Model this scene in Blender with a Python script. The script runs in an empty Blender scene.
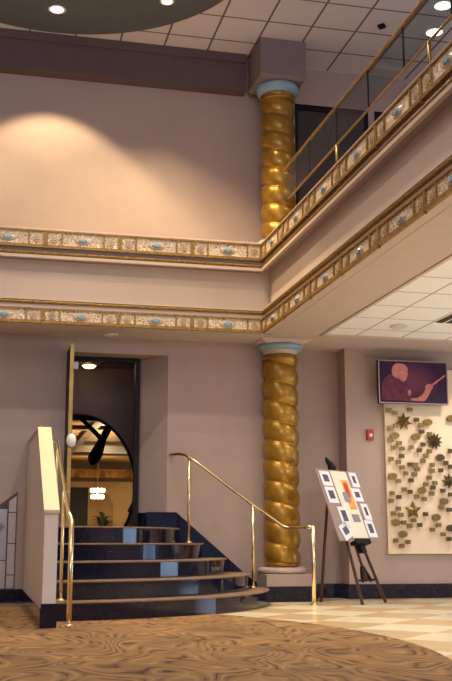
import bpy, bmesh, math, random
from mathutils import Vector, Matrix
random.seed(7)
PI = math.pi
sc = bpy.context.scene
COL = sc.collection

# ---------------------------------------------------------------- camera
cam_d = bpy.data.cameras.new('camera'); cam = bpy.data.objects.new('camera', cam_d); COL.objects.link(cam)
cam.location = (0, 0, 0.70)
cam.rotation_euler = (PI/2 + math.atan(203/1037), 0, -math.radians(13.1))
cam_d.sensor_fit = 'VERTICAL'; cam_d.sensor_height = 24; cam_d.lens = 1037/681*24
cam_d.clip_end = 200
sc.camera = cam
sc.view_settings.view_transform = 'Standard'; sc.view_settings.look = 'None'
sc.view_settings.gamma = 1; sc.view_settings.use_curve_mapping = False
sc.view_settings.exposure = 0.0

# ---------------------------------------------------------------- world and large lights
w = bpy.data.worlds.new('world'); sc.world = w; w.use_nodes = True
w.node_tree.nodes['Background'].inputs[0].default_value = (0.62, 0.74, 1.0, 1)
w.node_tree.nodes['Background'].inputs[1].default_value = 0.5

def area(name, loc, rot, sx, sy, power, col):
    d = bpy.data.lights.new(name, 'AREA'); d.shape = 'RECTANGLE'; d.size = sx; d.size_y = sy
    d.energy = power; d.color = col
    o = bpy.data.objects.new(name, d); COL.objects.link(o); o.location = loc; o.rotation_euler = rot
    return o
# daylight entering through the tall windows of the entrance wall behind the camera
area('window_daylight', (0.5, -7.6, 4.6), (PI/2, 0, 0), 8.0, 3.2, 560, (0.82, 0.84, 1.0))
area('side_window_daylight', (9.93, 10.4, 1.25), (0, PI/2, 0), 2.3, 1.8, 80, (0.50, 0.70, 1.0))
# unseen area lights added as fill for lobby, hall and both ceilings, no fixtures
area('lobby_fill', (-0.5, 3.5, 7.3), (0, 0, 0), 5.0, 5.0, 170, (1.0, 0.88, 0.74))
area('ceiling_fill', (-2.0, 5.0, 4.8), (PI, 0, 0), 5.0, 5.0, 205, (0.66, 0.74, 1.0))
area('hall_fill', (6.5, 9.0, 5.0), (PI, 0, 0), 3.0, 3.0, 26, (0.72, 0.80, 1.0))
area('balcony_fill', (6.9, 6.5, 3.2), (0, 0, 0), 2.0, 3.0, 190, (1.0, 0.91, 0.82))
area('low_ceiling_fill', (7.5, 8.0, 0.7), (PI, 0, 0), 2.5, 4.0, 62, (0.86, 0.92, 1.0))

def spot(name, loc, power, col, angle, blend=0.3, aim=(0, 0, -1), rad=0.05):
    d = bpy.data.lights.new(name, 'SPOT'); d.energy = power; d.color = col
    d.spot_size = angle; d.spot_blend = blend; d.shadow_soft_size = rad
    o = bpy.data.objects.new(name, d); COL.objects.link(o); o.location = loc
    o.rotation_euler = Vector(aim).to_track_quat('-Z', 'Y').to_euler()
    return o
def point(name, loc, power, col, rad=0.08):
    d = bpy.data.lights.new(name, 'POINT'); d.energy = power; d.color = col; d.shadow_soft_size = rad
    o = bpy.data.objects.new(name, d); COL.objects.link(o); o.location = loc; return o

# ---------------------------------------------------------------- materials
def mat(name, col, rough=0.6, metal=0.0, noise=0.0, nscale=6.0, bump=0.0, bscale=60.0, emit=None, estr=0.0, spec=0.5, coat=0.0):
    m = bpy.data.materials.new(name); m.use_nodes = True
    nt = m.node_tree; b = nt.nodes['Principled BSDF']
    b.inputs['Base Color'].default_value = (*col, 1)
    b.inputs['Roughness'].default_value = rough; b.inputs['Metallic'].default_value = metal
    b.inputs['Specular IOR Level'].default_value = spec
    b.inputs['Coat Weight'].default_value = coat
    tc = nt.nodes.new('ShaderNodeTexCoord')
    if noise > 0:
        n = nt.nodes.new('ShaderNodeTexNoise'); n.inputs['Scale'].default_value = nscale; n.inputs['Detail'].default_value = 5
        nt.links.new(tc.outputs['Object'], n.inputs['Vector'])
        r = nt.nodes.new('ShaderNodeValToRGB')
        r.color_ramp.elements[0].position = 0.3; r.color_ramp.elements[1].position = 0.7
        r.color_ramp.elements[0].color = (*[c*(1-noise) for c in col], 1)
        r.color_ramp.elements[1].color = (*[min(1, c*(1+noise)) for c in col], 1)
        nt.links.new(n.outputs['Fac'], r.inputs['Fac']); nt.links.new(r.outputs['Color'], b.inputs['Base Color'])
    if bump > 0:
        n = nt.nodes.new('ShaderNodeTexNoise'); n.inputs['Scale'].default_value = bscale; n.inputs['Detail'].default_value = 4
        nt.links.new(tc.outputs['Object'], n.inputs['Vector'])
        bp = nt.nodes.new('ShaderNodeBump'); bp.inputs['Strength'].default_value = bump; bp.inputs['Distance'].default_value = 0.01
        nt.links.new(n.outputs['Fac'], bp.inputs['Height']); nt.links.new(bp.outputs['Normal'], b.inputs['Normal'])
    if emit:
        b.inputs['Emission Color'].default_value = (*emit, 1); b.inputs['Emission Strength'].default_value = estr
    return m

M = {}
M['wall'] = mat('wall_paint', (0.41, 0.31, 0.27), 0.75, noise=0.05, nscale=1.6, bump=0.12, bscale=70)
M['fascia'] = mat('fascia_paint', (0.52, 0.405, 0.32), 0.7, noise=0.03, nscale=2, bump=0.08, bscale=70)
M['cornice'] = mat('cornice_in_shade', (0.10, 0.066, 0.064), 0.7, noise=0.05)  # dark tone holds the shade above the glowing wall
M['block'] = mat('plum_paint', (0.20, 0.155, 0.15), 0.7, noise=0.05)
M['soffit'] = mat('soffit_paint', (0.56, 0.46, 0.40), 0.7, noise=0.03)
M['pier'] = mat('pier_paint', (0.76, 0.68, 0.60), 0.6, noise=0.04, nscale=3)
M['cream'] = mat('cream_cap', (0.62, 0.50, 0.31), 0.5, noise=0.05, nscale=3)
M['dome'] = mat('dome_paint', (0.085, 0.105, 0.12), 0.6, noise=0.04)
M['granite'] = mat('black_granite', (0.005, 0.006, 0.022), 0.07, noise=0.4, nscale=30, spec=0.45)
M['nosing'] = mat('tread_stone', (0.20, 0.125, 0.08), 0.5, noise=0.2, nscale=20)
M['gold'] = mat('gold_leaf', (0.36, 0.19, 0.022), 0.34, 0.5, noise=0.18, nscale=7, coat=0.15)
M['gilt'] = mat('gilt_moulding', (0.27, 0.15, 0.028), 0.45, 0.3, noise=0.35, nscale=30, bump=0.5, bscale=60)
M['brass'] = mat('polished_brass', (0.80, 0.66, 0.38), 0.22, 1.0, noise=0.05, nscale=10)
M['brass_old'] = mat('dull_brass', (0.33, 0.21, 0.06), 0.4, 0.7, noise=0.2, nscale=10)
M['pinkstone'] = mat('pink_stone', (0.62, 0.47, 0.42), 0.35, noise=0.08, nscale=12)
M['bluegray'] = mat('blue_grey_enamel', (0.24, 0.38, 0.46), 0.3, noise=0.08, nscale=12)
M['black'] = mat('black_paint', (0.008, 0.007, 0.007), 0.5, noise=0.2, spec=0.2)
M['darkdoor'] = mat('dark_door', (0.035, 0.026, 0.024), 0.4, noise=0.2, nscale=4)
M['reflectdoor'] = mat('door_with_reflection', (0.10, 0.07, 0.055), 0.4, noise=0.2, nscale=4)  # lighter brown stands in for the reflection over the dark doorway
M['darkwood'] = mat('mahogany', (0.06, 0.016, 0.012), 0.3, noise=0.4, nscale=14)
M['mauveboard'] = mat('mauve_board', (0.33, 0.23, 0.23), 0.6, noise=0.04)
M['paper'] = mat('white_card', (0.82, 0.82, 0.84), 0.5, noise=0.02)
M['creampaper'] = mat('cream_paper', (0.80, 0.76, 0.62), 0.5, noise=0.03)
M['orange'] = mat('orange_print', (0.80, 0.36, 0.08), 0.5, noise=0.25, nscale=18)
M['redprint'] = mat('red_print', (0.45, 0.05, 0.03), 0.5, noise=0.3, nscale=30)
M['darkphoto'] = mat('dark_photo', (0.07, 0.08, 0.13), 0.4, noise=0.7, nscale=28)
M['greyprint'] = mat('grey_print', (0.24, 0.24, 0.28), 0.5, noise=0.5, nscale=60)
M['donor'] = mat('birch_board', (0.80, 0.64, 0.47), 0.5, noise=0.04, nscale=2)
M['bronze'] = mat('bronze_plaque', (0.22, 0.155, 0.045), 0.35, 0.6, noise=0.3, nscale=20)
M['bronze2'] = mat('dark_bronze_plaque', (0.10, 0.075, 0.035), 0.35, 0.6, noise=0.3, nscale=20)
M['red'] = mat('red_plastic', (0.42, 0.012, 0.02), 0.35, noise=0.05)
M['white'] = mat('white_plastic', (0.80, 0.78, 0.75), 0.3, noise=0.02)
M['tilewhite'] = mat('glazed_tile', (0.50, 0.44, 0.41), 0.25, noise=0.08, nscale=9)
M['tilegrey'] = mat('grey_blue_tile', (0.40, 0.42, 0.47), 0.25, noise=0.06, nscale=9)
M['grout'] = mat('tile_grout', (0.10, 0.075, 0.075), 0.8, noise=0.1)
M['warmwall'] = mat('ochre_wall', (0.62, 0.42, 0.20), 0.7, noise=0.08, nscale=1.5)
M['warmdark'] = mat('umber_paint', (0.10, 0.055, 0.03), 0.6, noise=0.3, nscale=2)
M['goldceil'] = mat('ochre_ceiling', (0.50, 0.30, 0.11), 0.6, noise=0.45, nscale=0.9)
M['greyceil'] = mat('grey_ceiling', (0.42, 0.42, 0.36), 0.6, noise=0.06)
M['plum'] = mat('plum_trim', (0.27, 0.20, 0.215), 0.7, noise=0.05)
M['cloth'] = mat('black_cloth', (0.008, 0.007, 0.007), 1.0, noise=0.2, spec=0.0)
M['leaf'] = mat('dark_leaf', (0.025, 0.05, 0.018), 0.5, noise=0.4)
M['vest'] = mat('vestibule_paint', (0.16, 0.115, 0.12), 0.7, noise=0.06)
M['lamp'] = mat('lit_lens', (1, 0.95, 0.85), 0.4, emit=(1.0, 0.90, 0.74), estr=5.0, noise=0.01)
M['warmlamp'] = mat('warm_lit_lens', (1, 0.85, 0.6), 0.4, emit=(1.0, 0.66, 0.30), estr=5.0, noise=0.01)
M['crystal'] = mat('lit_crystal', (1, 0.9, 0.7), 0.2, emit=(1.0, 0.80, 0.48), estr=7, noise=0.01)
M['tvframe'] = mat('tv_bezel', (0.30, 0.25, 0.26), 0.3, 0.5, noise=0.05)
M['skin'] = mat('screen_rose', (0.22, 0.08, 0.07), 0.5, emit=(0.62, 0.20, 0.16), estr=0.38, noise=0.45, nscale=25, spec=0.1)
M['jacket'] = mat('screen_plum', (0.07, 0.02, 0.03), 0.5, emit=(0.16, 0.04, 0.06), estr=0.38, spec=0.1, noise=0.5, nscale=18)

def glass():
    m = bpy.data.materials.new('tinted_glass'); m.use_nodes = True; nt = m.node_tree; nt.nodes.clear()
    out = nt.nodes.new('ShaderNodeOutputMaterial'); mx = nt.nodes.new('ShaderNodeMixShader')
    tr = nt.nodes.new('ShaderNodeBsdfTransparent'); tr.inputs[0].default_value = (0.80, 0.86, 0.86, 1)
    gl = nt.nodes.new('ShaderNodeBsdfGlossy'); gl.inputs['Roughness'].default_value = 0.03
    lw = nt.nodes.new('ShaderNodeLayerWeight'); lw.inputs[0].default_value = 0.5
    pw = nt.nodes.new('ShaderNodeMath'); pw.operation = 'POWER'; pw.inputs[1].default_value = 4; nt.links.new(lw.outputs['Facing'], pw.inputs[0])
    fr = nt.nodes.new('ShaderNodeMath'); fr.operation = 'MULTIPLY_ADD'; fr.inputs[1].default_value = 0.5; fr.inputs[2].default_value = 0.03; nt.links.new(pw.outputs[0], fr.inputs[0])
    nt.links.new(fr.outputs[0], mx.inputs[0]); nt.links.new(tr.outputs[0], mx.inputs[1]); nt.links.new(gl.outputs[0], mx.inputs[2])
    nt.links.new(mx.outputs[0], out.inputs[0]); return m
M['glass'] = glass()

def N(nt, t, **kw):
    n = nt.nodes.new(t)
    for k, v in kw.items(): setattr(n, k, v)
    return n
def grid_tiles(name, px, py, ox, oy, col, line, lw, mottling=0.05):
    """ceiling tiles: a grid in world metres"""
    m = mat(name, col, 0.85); nt = m.node_tree; b = nt.nodes['Principled BSDF']
    g = N(nt, 'ShaderNodeNewGeometry'); s = N(nt, 'ShaderNodeSeparateXYZ'); nt.links.new(g.outputs['Position'], s.inputs[0])
    outs = []
    for ch, p, o in ((0, px, ox), (1, py, oy)):
        a = N(nt, 'ShaderNodeMath', operation='SUBTRACT'); nt.links.new(s.outputs[ch], a.inputs[0]); a.inputs[1].default_value = o
        d = N(nt, 'ShaderNodeMath', operation='DIVIDE'); nt.links.new(a.outputs[0], d.inputs[0]); d.inputs[1].default_value = p
        f = N(nt, 'ShaderNodeMath', operation='FRACT'); nt.links.new(d.outputs[0], f.inputs[0])
        c = N(nt, 'ShaderNodeMath', operation='LESS_THAN'); nt.links.new(f.outputs[0], c.inputs[0]); c.inputs[1].default_value = lw/p
        outs.append(c)
    mx = N(nt, 'ShaderNodeMath', operation='MAXIMUM'); nt.links.new(outs[0].outputs[0], mx.inputs[0]); nt.links.new(outs[1].outputs[0], mx.inputs[1])
    n = N(nt, 'ShaderNodeTexNoise'); n.inputs['Scale'].default_value = 50; nt.links.new(g.outputs['Position'], n.inputs['Vector'])
    r = N(nt, 'ShaderNodeValToRGB'); r.color_ramp.elements[0].color = (*[c*0.92 for c in col], 1); r.color_ramp.elements[1].color = (*[c*1.05 for c in col], 1)
    nt.links.new(n.outputs['Fac'], r.inputs['Fac'])
    mix = N(nt, 'ShaderNodeMix', data_type='RGBA'); nt.links.new(mx.outputs[0], mix.inputs[0]); nt.links.new(r.outputs[0], mix.inputs[6])
    mix.inputs[7].default_value = (*line, 1); nt.links.new(mix.outputs[2], b.inputs['Base Color'])
    return m
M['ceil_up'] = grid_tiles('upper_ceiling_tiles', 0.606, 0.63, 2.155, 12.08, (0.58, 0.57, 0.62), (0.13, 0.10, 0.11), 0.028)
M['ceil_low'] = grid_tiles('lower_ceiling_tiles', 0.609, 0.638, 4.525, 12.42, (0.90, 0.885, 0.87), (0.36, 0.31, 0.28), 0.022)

def floor_mat():
    m = mat('floor_tiles', (0.7, 0.6, 0.4), 0.22); nt = m.node_tree; b = nt.nodes['Principled BSDF']
    g = N(nt, 'ShaderNodeNewGeometry')
    mp = N(nt, 'ShaderNodeMapping'); mp.vector_type = 'TEXTURE'
    mp.inputs['Location'].default_value = (4.07, 8.49, 0); mp.inputs['Rotation'].default_value = (0, 0, PI/4)
    nt.links.new(g.outputs['Position'], mp.inputs['Vector'])
    ck = N(nt, 'ShaderNodeTexChecker'); ck.inputs['Scale'].default_value = 1/0.693
    ck.inputs['Color1'].default_value = (0.86, 0.78, 0.56, 1); ck.inputs['Color2'].default_value = (0.66, 0.49, 0.27, 1)
    nt.links.new(mp.outputs[0], ck.inputs['Vector'])
    n = N(nt, 'ShaderNodeTexNoise'); n.inputs['Scale'].default_value = 3; n.inputs['Detail'].default_value = 6
    nt.links.new(g.outputs['Position'], n.inputs['Vector'])
    r = N(nt, 'ShaderNodeValToRGB'); r.color_ramp.elements[0].color = (0.78, 0.78, 0.78, 1); r.color_ramp.elements[1].color = (1.1, 1.1, 1.1, 1)
    nt.links.new(n.outputs['Fac'], r.inputs['Fac'])
    mix = N(nt, 'ShaderNodeMix', data_type='RGBA', blend_type='MULTIPLY'); mix.inputs[0].default_value = 1
    nt.links.new(ck.outputs[0], mix.inputs[6]); nt.links.new(r.outputs[0], mix.inputs[7])
    nt.links.new(mix.outputs[2], b.inputs['Base Color'])
    return m
M['floor'] = floor_mat()

def carpet_mat():
    m = mat('swirl_carpet', (0.3, 0.17, 0.07), 0.95, spec=0.1); nt = m.node_tree; b = nt.nodes['Principled BSDF']
    g = N(nt, 'ShaderNodeNewGeometry')
    mp = N(nt, 'ShaderNodeMapping'); mp.inputs['Scale'].default_value = (1.25, 0.62, 1); mp.inputs['Rotation'].default_value = (0, 0, 0.25)
    nt.links.new(g.outputs['Position'], mp.inputs['Vector'])
    n = N(nt, 'ShaderNodeTexNoise'); n.inputs['Scale'].default_value = 1.7; n.inputs['Detail'].default_value = 0.5; n.inputs['Distortion'].default_value = 0.9
    nt.links.new(mp.outputs[0], n.inputs['Vector'])
    mu = N(nt, 'ShaderNodeMath', operation='MULTIPLY'); mu.inputs[1].default_value = 11; nt.links.new(n.outputs['Fac'], mu.inputs[0])
    fr = N(nt, 'ShaderNodeMath', operation='FRACT'); nt.links.new(mu.outputs[0], fr.inputs[0])
    r = N(nt, 'ShaderNodeValToRGB'); e = r.color_ramp.elements
    e[0].position = 0; e[0].color = (0.055, 0.042, 0.050, 1); e[1].position = 1; e[1].color = (0.20, 0.115, 0.055, 1)
    for p, c in ((0.13, (0.075, 0.050, 0.045)), (0.22, (0.22, 0.125, 0.06)), (0.45, (0.28, 0.165, 0.075)), (0.56, (0.38, 0.25, 0.125)), (0.68, (0.27, 0.155, 0.07))):
        q = e.new(p); q.color = (*c, 1)
    nt.links.new(fr.outputs[0], r.inputs['Fac'])
    n3 = N(nt, 'ShaderNodeTexNoise'); n3.inputs['Scale'].default_value = 4.5; n3.inputs['Detail'].default_value = 2; nt.links.new(g.outputs['Position'], n3.inputs['Vector'])
    r3 = N(nt, 'ShaderNodeValToRGB'); r3.color_ramp.elements[0].position = 0.40; r3.color_ramp.elements[1].position = 0.60
    nt.links.new(n3.outputs['Fac'], r3.inputs['Fac'])
    mk = N(nt, 'ShaderNodeMath', operation='MULTIPLY_ADD'); mk.inputs[1].default_value = 0.68; mk.inputs[2].default_value = 0.30; nt.links.new(r3.outputs[0], mk.inputs[0])
    soft = N(nt, 'ShaderNodeMix', data_type='RGBA'); nt.links.new(mk.outputs[0], soft.inputs[0]); soft.inputs[6].default_value = (0.29, 0.172, 0.08, 1); nt.links.new(r.outputs[0], soft.inputs[7])
    n2 = N(nt, 'ShaderNodeTexNoise'); n2.inputs['Scale'].default_value = 1.7; nt.links.new(g.outputs['Position'], n2.inputs['Vector'])
    r2 = N(nt, 'ShaderNodeValToRGB'); r2.color_ramp.elements[0].position = 0.35; r2.color_ramp.elements[1].position = 0.65
    r2.color_ramp.elements[0].color = (0.8, 0.8, 0.85, 1); r2.color_ramp.elements[1].color = (1.1, 1.08, 1.0, 1)
    nt.links.new(n2.outputs['Fac'], r2.inputs['Fac'])
    mix = N(nt, 'ShaderNodeMix', data_type='RGBA', blend_type='MULTIPLY'); mix.inputs[0].default_value = 1
    nt.links.new(soft.outputs[2], mix.inputs[6]); nt.links.new(r2.outputs[0], mix.inputs[7]); nt.links.new(mix.outputs[2], b.inputs['Base Color'])
    return m
M['carpet'] = carpet_mat()

def relief_mat():
    m = mat('relief_tile', (0.66, 0.52, 0.40), 0.4); nt = m.node_tree; b = nt.nodes['Principled BSDF']
    g = N(nt, 'ShaderNodeNewGeometry')
    n = N(nt, 'ShaderNodeTexNoise'); n.inputs['Scale'].default_value = 11; n.inputs['Detail'].default_value = 0.5; n.inputs['Distortion'].default_value = 1.6
    nt.links.new(g.outputs['Position'], n.inputs['Vector'])
    mu = N(nt, 'ShaderNodeMath', operation='MULTIPLY'); mu.inputs[1].default_value = 9; nt.links.new(n.outputs['Fac'], mu.inputs[0])
    si = N(nt, 'ShaderNodeMath', operation='SINE'); mu2 = N(nt, 'ShaderNodeMath', operation='MULTIPLY'); mu2.inputs[1].default_value = 6.28
    nt.links.new(mu.outputs[0], mu2.inputs[0]); nt.links.new(mu2.outputs[0], si.inputs[0])
    r = N(nt, 'ShaderNodeValToRGB'); r.color_ramp.elements[0].position = 0.25; r.color_ramp.elements[1].position = 0.8
    r.color_ramp.elements[0].color = (0.88, 0.72, 0.50, 1); r.color_ramp.elements[1].color = (0.24, 0.12, 0.05, 1)
    nt.links.new(si.outputs[0], r.inputs['Fac']); nt.links.new(r.outputs[0], b.inputs['Base Color'])
    bp = N(nt, 'ShaderNodeBump'); bp.inputs['Strength'].default_value = 0.4; bp.inputs['Distance'].default_value = 0.01
    nt.links.new(si.outputs[0], bp.inputs['Height']); nt.links.new(bp.outputs[0], b.inputs['Normal'])
    return m
M['relief'] = relief_mat()

def screen_mat():
    m = bpy.data.materials.new('screen_backdrop'); m.use_nodes = True; nt = m.node_tree; b = nt.nodes['Principled BSDF']
    b.inputs['Base Color'].default_value = (0.02, 0.01, 0.02, 1); b.inputs['Roughness'].default_value = 0.4; b.inputs['Specular IOR Level'].default_value = 0.1
    tc = N(nt, 'ShaderNodeTexCoord'); mp = N(nt, 'ShaderNodeMapping'); mp.vector_type = 'POINT'
    mp.inputs['Location'].default_value = (0.0, 0, -0.05); mp.inputs['Scale'].default_value = (2.6, 1, 3.4)
    nt.links.new(tc.outputs['Object'], mp.inputs['Vector'])
    gr = N(nt, 'ShaderNodeTexGradient', gradient_type='SPHERICAL'); nt.links.new(mp.outputs[0], gr.inputs['Vector'])
    r = N(nt, 'ShaderNodeValToRGB'); r.color_ramp.elements[0].color = (0.02, 0.007, 0.022, 1); r.color_ramp.elements[1].color = (0.16, 0.035, 0.05, 1)
    nt.links.new(gr.outputs['Fac'], r.inputs['Fac']); nt.links.new(r.outputs[0], b.inputs['Emission Color']); b.inputs['Emission Strength'].default_value = 0.75
    return m
M['screen'] = screen_mat()

# ---------------------------------------------------------------- helpers
class MB:
    """collects shapes for ONE mesh object"""
    def __init__(s): s.bm = bmesh.new()
    def verts(s, vs, fs):
        v = [s.bm.verts.new(p) for p in vs]
        for f in fs:
            try: s.bm.faces.new([v[i] for i in f])
            except ValueError: pass
        return s
    def box(s, x0, x1, y0, y1, z0, z1):
        return s.verts([(x0,y0,z0),(x1,y0,z0),(x1,y1,z0),(x0,y1,z0),(x0,y0,z1),(x1,y0,z1),(x1,y1,z1),(x0,y1,z1)],
                       [(0,3,2,1),(4,5,6,7),(0,1,5,4),(1,2,6,5),(2,3,7,6),(3,0,4,7)])
    def prism(s, pts, a0, a1, axis):
        """pts: 2-D outline; axis 0: pts=(y,z) extruded in x; 1: (x,z) in y; 2: (x,y) in z"""
        def P(p, a): return (a, p[0], p[1]) if axis == 0 else (p[0], a, p[1]) if axis == 1 else (p[0], p[1], a)
        n = len(pts)
        return s.verts([P(p, a0) for p in pts] + [P(p, a1) for p in pts],
                       [tuple(range(n)), tuple(range(2*n-1, n-1, -1))] + [(i, (i+1) % n, n+(i+1) % n, n+i) for i in range(n)])
    def tube(s, pts, r, seg=12, caps=True):
        pts = [Vector(p) for p in pts]; rs = r if isinstance(r, (list, tuple)) else [r]*len(pts)
        rings = []; prev = None
        for i, p in enumerate(pts):
            t = (pts[min(i+1, len(pts)-1)] - pts[max(i-1, 0)]).normalized()
            if prev is None:
                a = Vector((0,0,1)) if abs(t.z) < 0.9 else Vector((1,0,0)); u = t.cross(a).normalized()
            else: u = (prev - t*prev.dot(t)).normalized()
            prev = u; v = t.cross(u)
            rings.append([s.bm.verts.new(p + (u*math.cos(2*PI*k/seg) + v*math.sin(2*PI*k/seg))*rs[i]) for k in range(seg)])
        for a, b in zip(rings, rings[1:]):
            for k in range(seg): s.bm.faces.new((a[k], a[(k+1) % seg], b[(k+1) % seg], b[k]))
        if caps: s.bm.faces.new(rings[0][::-1]); s.bm.faces.new(rings[-1])
        return s
    def lathe(s, prof, cx, cy, seg=40, caps=True):
        rings = [[s.bm.verts.new((cx+r*math.cos(2*PI*k/seg), cy+r*math.sin(2*PI*k/seg), z)) for k in range(seg)] for r, z in prof]
        for a, b in zip(rings, rings[1:]):
            for k in range(seg): s.bm.faces.new((a[k], a[(k+1) % seg], b[(k+1) % seg], b[k]))
        if caps: s.bm.faces.new(rings[0][::-1]); s.bm.faces.new(rings[-1])
        return s
    def ball(s, c, r, seg=12, sz=1.0):
        m = Matrix.Translation(c) @ Matrix.Diagonal((1, 1, sz, 1))
        bmesh.ops.create_uvsphere(s.bm, u_segments=seg, v_segments=max(6, seg//2), radius=r, matrix=m); return s
    def build(s, name, material, parent=None, smooth=False, bevel=0.0, origin=None):
        bmesh.ops.recalc_face_normals(s.bm, faces=s.bm.faces)
        me = bpy.data.meshes.new(name); 
        if origin is not None: bmesh.ops.translate(s.bm, verts=s.bm.verts, vec=-Vector(origin))
        s.bm.to_mesh(me); s.bm.free()
        if smooth:
            for p in me.polygons: p.use_smooth = True
        me.materials.append(material)
        o = bpy.data.objects.new(name, me); COL.objects.link(o)
        if origin is not None: o.location = origin
        if parent is not None:
            o.parent = parent; o.location = Vector(o.location) - wloc(parent)
        if bevel > 0:
            b = o.modifiers.new('bevel', 'BEVEL'); b.width = bevel; b.segments = 2; b.limit_method = 'ANGLE'
        return o
def wloc(o):
    v = Vector(o.location)
    while o.parent: o = o.parent; v += Vector(o.location)
    return v
def struct(o): o['kind'] = 'structure'; return o
def tag(o, label, cat, group=None):
    o['label'] = label; o['category'] = cat
    if group: o['group'] = group
    return o
def thing(name, loc, label, cat, group=None):
    o = bpy.data.objects.new(name, None); COL.objects.link(o); o.location = loc; o.empty_display_size = 0.1
    return tag(o, label, cat, group)
def copy_tree(o, parent=None):
    c = o.copy(); COL.objects.link(c)
    if parent is not None: c.parent = parent
    for ch in list(o.children): copy_tree(ch, c)
    return c
# ================================================================= THE SETTING
HC = 7.42      # high ceiling
HS = 3.28      # underside of the balcony
struct(MB().box(-7, 10, -8, 14, -0.3, 0).build('floor', M['floor']))
# carpet: a round-edged field of swirl carpet
cx, cy, R = -2.847, 7.664, 5.883
pts = []
for k in range(160):
    a = 2*PI*k/160; x, y = cx+R*math.cos(a), cy+R*math.sin(a)
    pts.append((max(-6.9, x), min(12.97, y)))
struct(MB().prism(pts, 0.0005, 0.008, 2).build('floor_carpet', M['carpet']))

# high ceiling, with the round painted disc set in it
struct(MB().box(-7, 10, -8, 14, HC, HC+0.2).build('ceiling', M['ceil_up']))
struct(MB().lathe([(2.231, HC-0.012), (2.231, HC-0.001)], 0.645, 10.782, 96).build('ceiling_disc', M['dome']))
# walls
T = 0.3
def wall(name, x0, x1, y0, y1, z0, z1, m='wall'): return struct(MB().box(x0, x1, y0, y1, z0, z1).build(name, M[m]))
# lower back wall left, with the door recess (recess x 1.04-2.26, z 0.88-3.08)
b = MB(); b.box(-7, 1.04, 13.0, 13.3, 0, HS); b.box(1.04, 2.26, 13.0, 13.3, 3.08, HS); b.box(2.26, 3.72, 13.0, 13.6, 0, HS)
b.box(1.04, 2.26, 13.0, 13.3, 0, 0.88)
b.prism([(1.945, 13.36), (2.26, 13.0), (2.26, 13.5), (1.945, 13.5)], 0.88, 3.08, 2); b.box(1.0, 2.3, 13.3, 13.5, 3.08, HS)
struct(b.build('wall_left', M['wall']))
wall('wall_back', 3.72, 4.66, 13.3, 13.6, 0, HS)
wall('wall_right', 4.66, 10, 13.0, 13.6, 0, HS)
wall('wall_upper', -7, 4.10, 13.3, 13.6, HS+0.12, HC)
b = MB(); b.box(4.10, 6.42, 13.3, 13.6, 6.87, HC); b.box(6.42, 10, 13.3, 13.6, HS+0.12, HC); b.box(4.1, 6.42, 13.3, 13.6, HS+.12, 4.1)
struct(b.build('wall_upper_right', M['wall']))
wall('wall_side_left', -7.3, -7, -8, 14, 0, HC)
wall('wall_side_right', 10, 10.3, -8, 14, 0, HC)
# entrance wall behind the camera with its tall windows
b = MB(); b.box(-7, -3.6, -8, -7.75, 0, HC); b.box(-3.6, 4.6, -8, -7.75, 6.3, HC); b.box(4.6, 4.95, -8, -7.75, 0, HC)
b.box(4.95, 9.05, -8, -7.75, 3.3, HC); b.box(9.05, 10, -8, -7.75, 0, HC); b.box(-3.6, 4.6, -8, -7.75, 0, 0.4)
struct(b.build('wall_entrance', M['wall']))
for n, (x0, x1, z0, z1, nx, nz) in enumerate(((-3.6, 4.6, 0.4, 6.3, 5, 3), (4.95, 9.05, 0.0, 3.3, 3, 2))):
    b = MB()
    for i in range(nx+1):
        x = x0+(x1-x0)*i/nx; b.box(x-0.06, x+0.06, -7.5, -7.4, z0, z1)
    for i in range(nz+1):
        z = z0+(z1-z0)*i/nz; b.box(x0, x1, -7.49, -7.41, max(0.01, z-0.05), z+0.05)
    struct(b.build('window_%d' % (n+1), M['darkdoor']))

# tall glazed side window far to the right
b = MB()
for y in (9.5, 9.95, 10.4, 10.85, 11.3): b.box(9.80, 9.86, y-0.05, y+0.05, 0.02, 2.5)
for z in (0.06, 1.2, 2.45): b.box(9.80, 9.86, 9.5, 11.3, z-0.04, z+0.04)
struct(b.build('window_3', M['darkdoor']))
# cornice bulkhead high on the left wall
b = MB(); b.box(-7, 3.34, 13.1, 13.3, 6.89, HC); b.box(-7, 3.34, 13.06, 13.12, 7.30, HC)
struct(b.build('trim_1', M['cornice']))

# balcony slab: underside soffit, tile field, fascias
b = MB()
b.prism([(-7, 12.42), (3.45, 12.42), (3.45, -7.4), (4.08, -7.4), (4.08, 12.20), (10, 12.20), (10, 13.3), (-7, 13.3)], HS, HS+0.12, 2)
struct(b.build('balcony_soffit', M['soffit']))
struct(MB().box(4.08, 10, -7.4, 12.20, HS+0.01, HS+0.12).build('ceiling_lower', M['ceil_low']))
struct(MB().box(4.06, 4.10, -7.4, 12.20, HS-0.012, HS+0.02).box(4.06, 10, 12.18, 12.24, HS-0.012, HS+0.02).build('trim_2', M['soffit']))
b = MB(); b.prism([(-7, 12.42), (3.45, 12.42), (3.45, -7.4), (10, -7.4), (10, 13.3), (-7, 13.3)], HS+0.12, 4.10, 2)
struct(b.build('balcony_fascia', M['fascia']))

# baseboards
def base(name, bm): return struct(bm.build(name, M['granite'], bevel=0.004))
base('baseboard_left', MB().box(-7, 0.52, 12.975, 13.0, 0, 0.165))
base('baseboard_back', MB().box(3.73, 4.66, 13.275, 13.3, 0, 0.185).box(4.635, 4.66, 12.975, 13.3, 0, 0.185))
base('baseboard_right', MB().box(4.66, 10, 12.975, 13.0, 0, 0.185))
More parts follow.
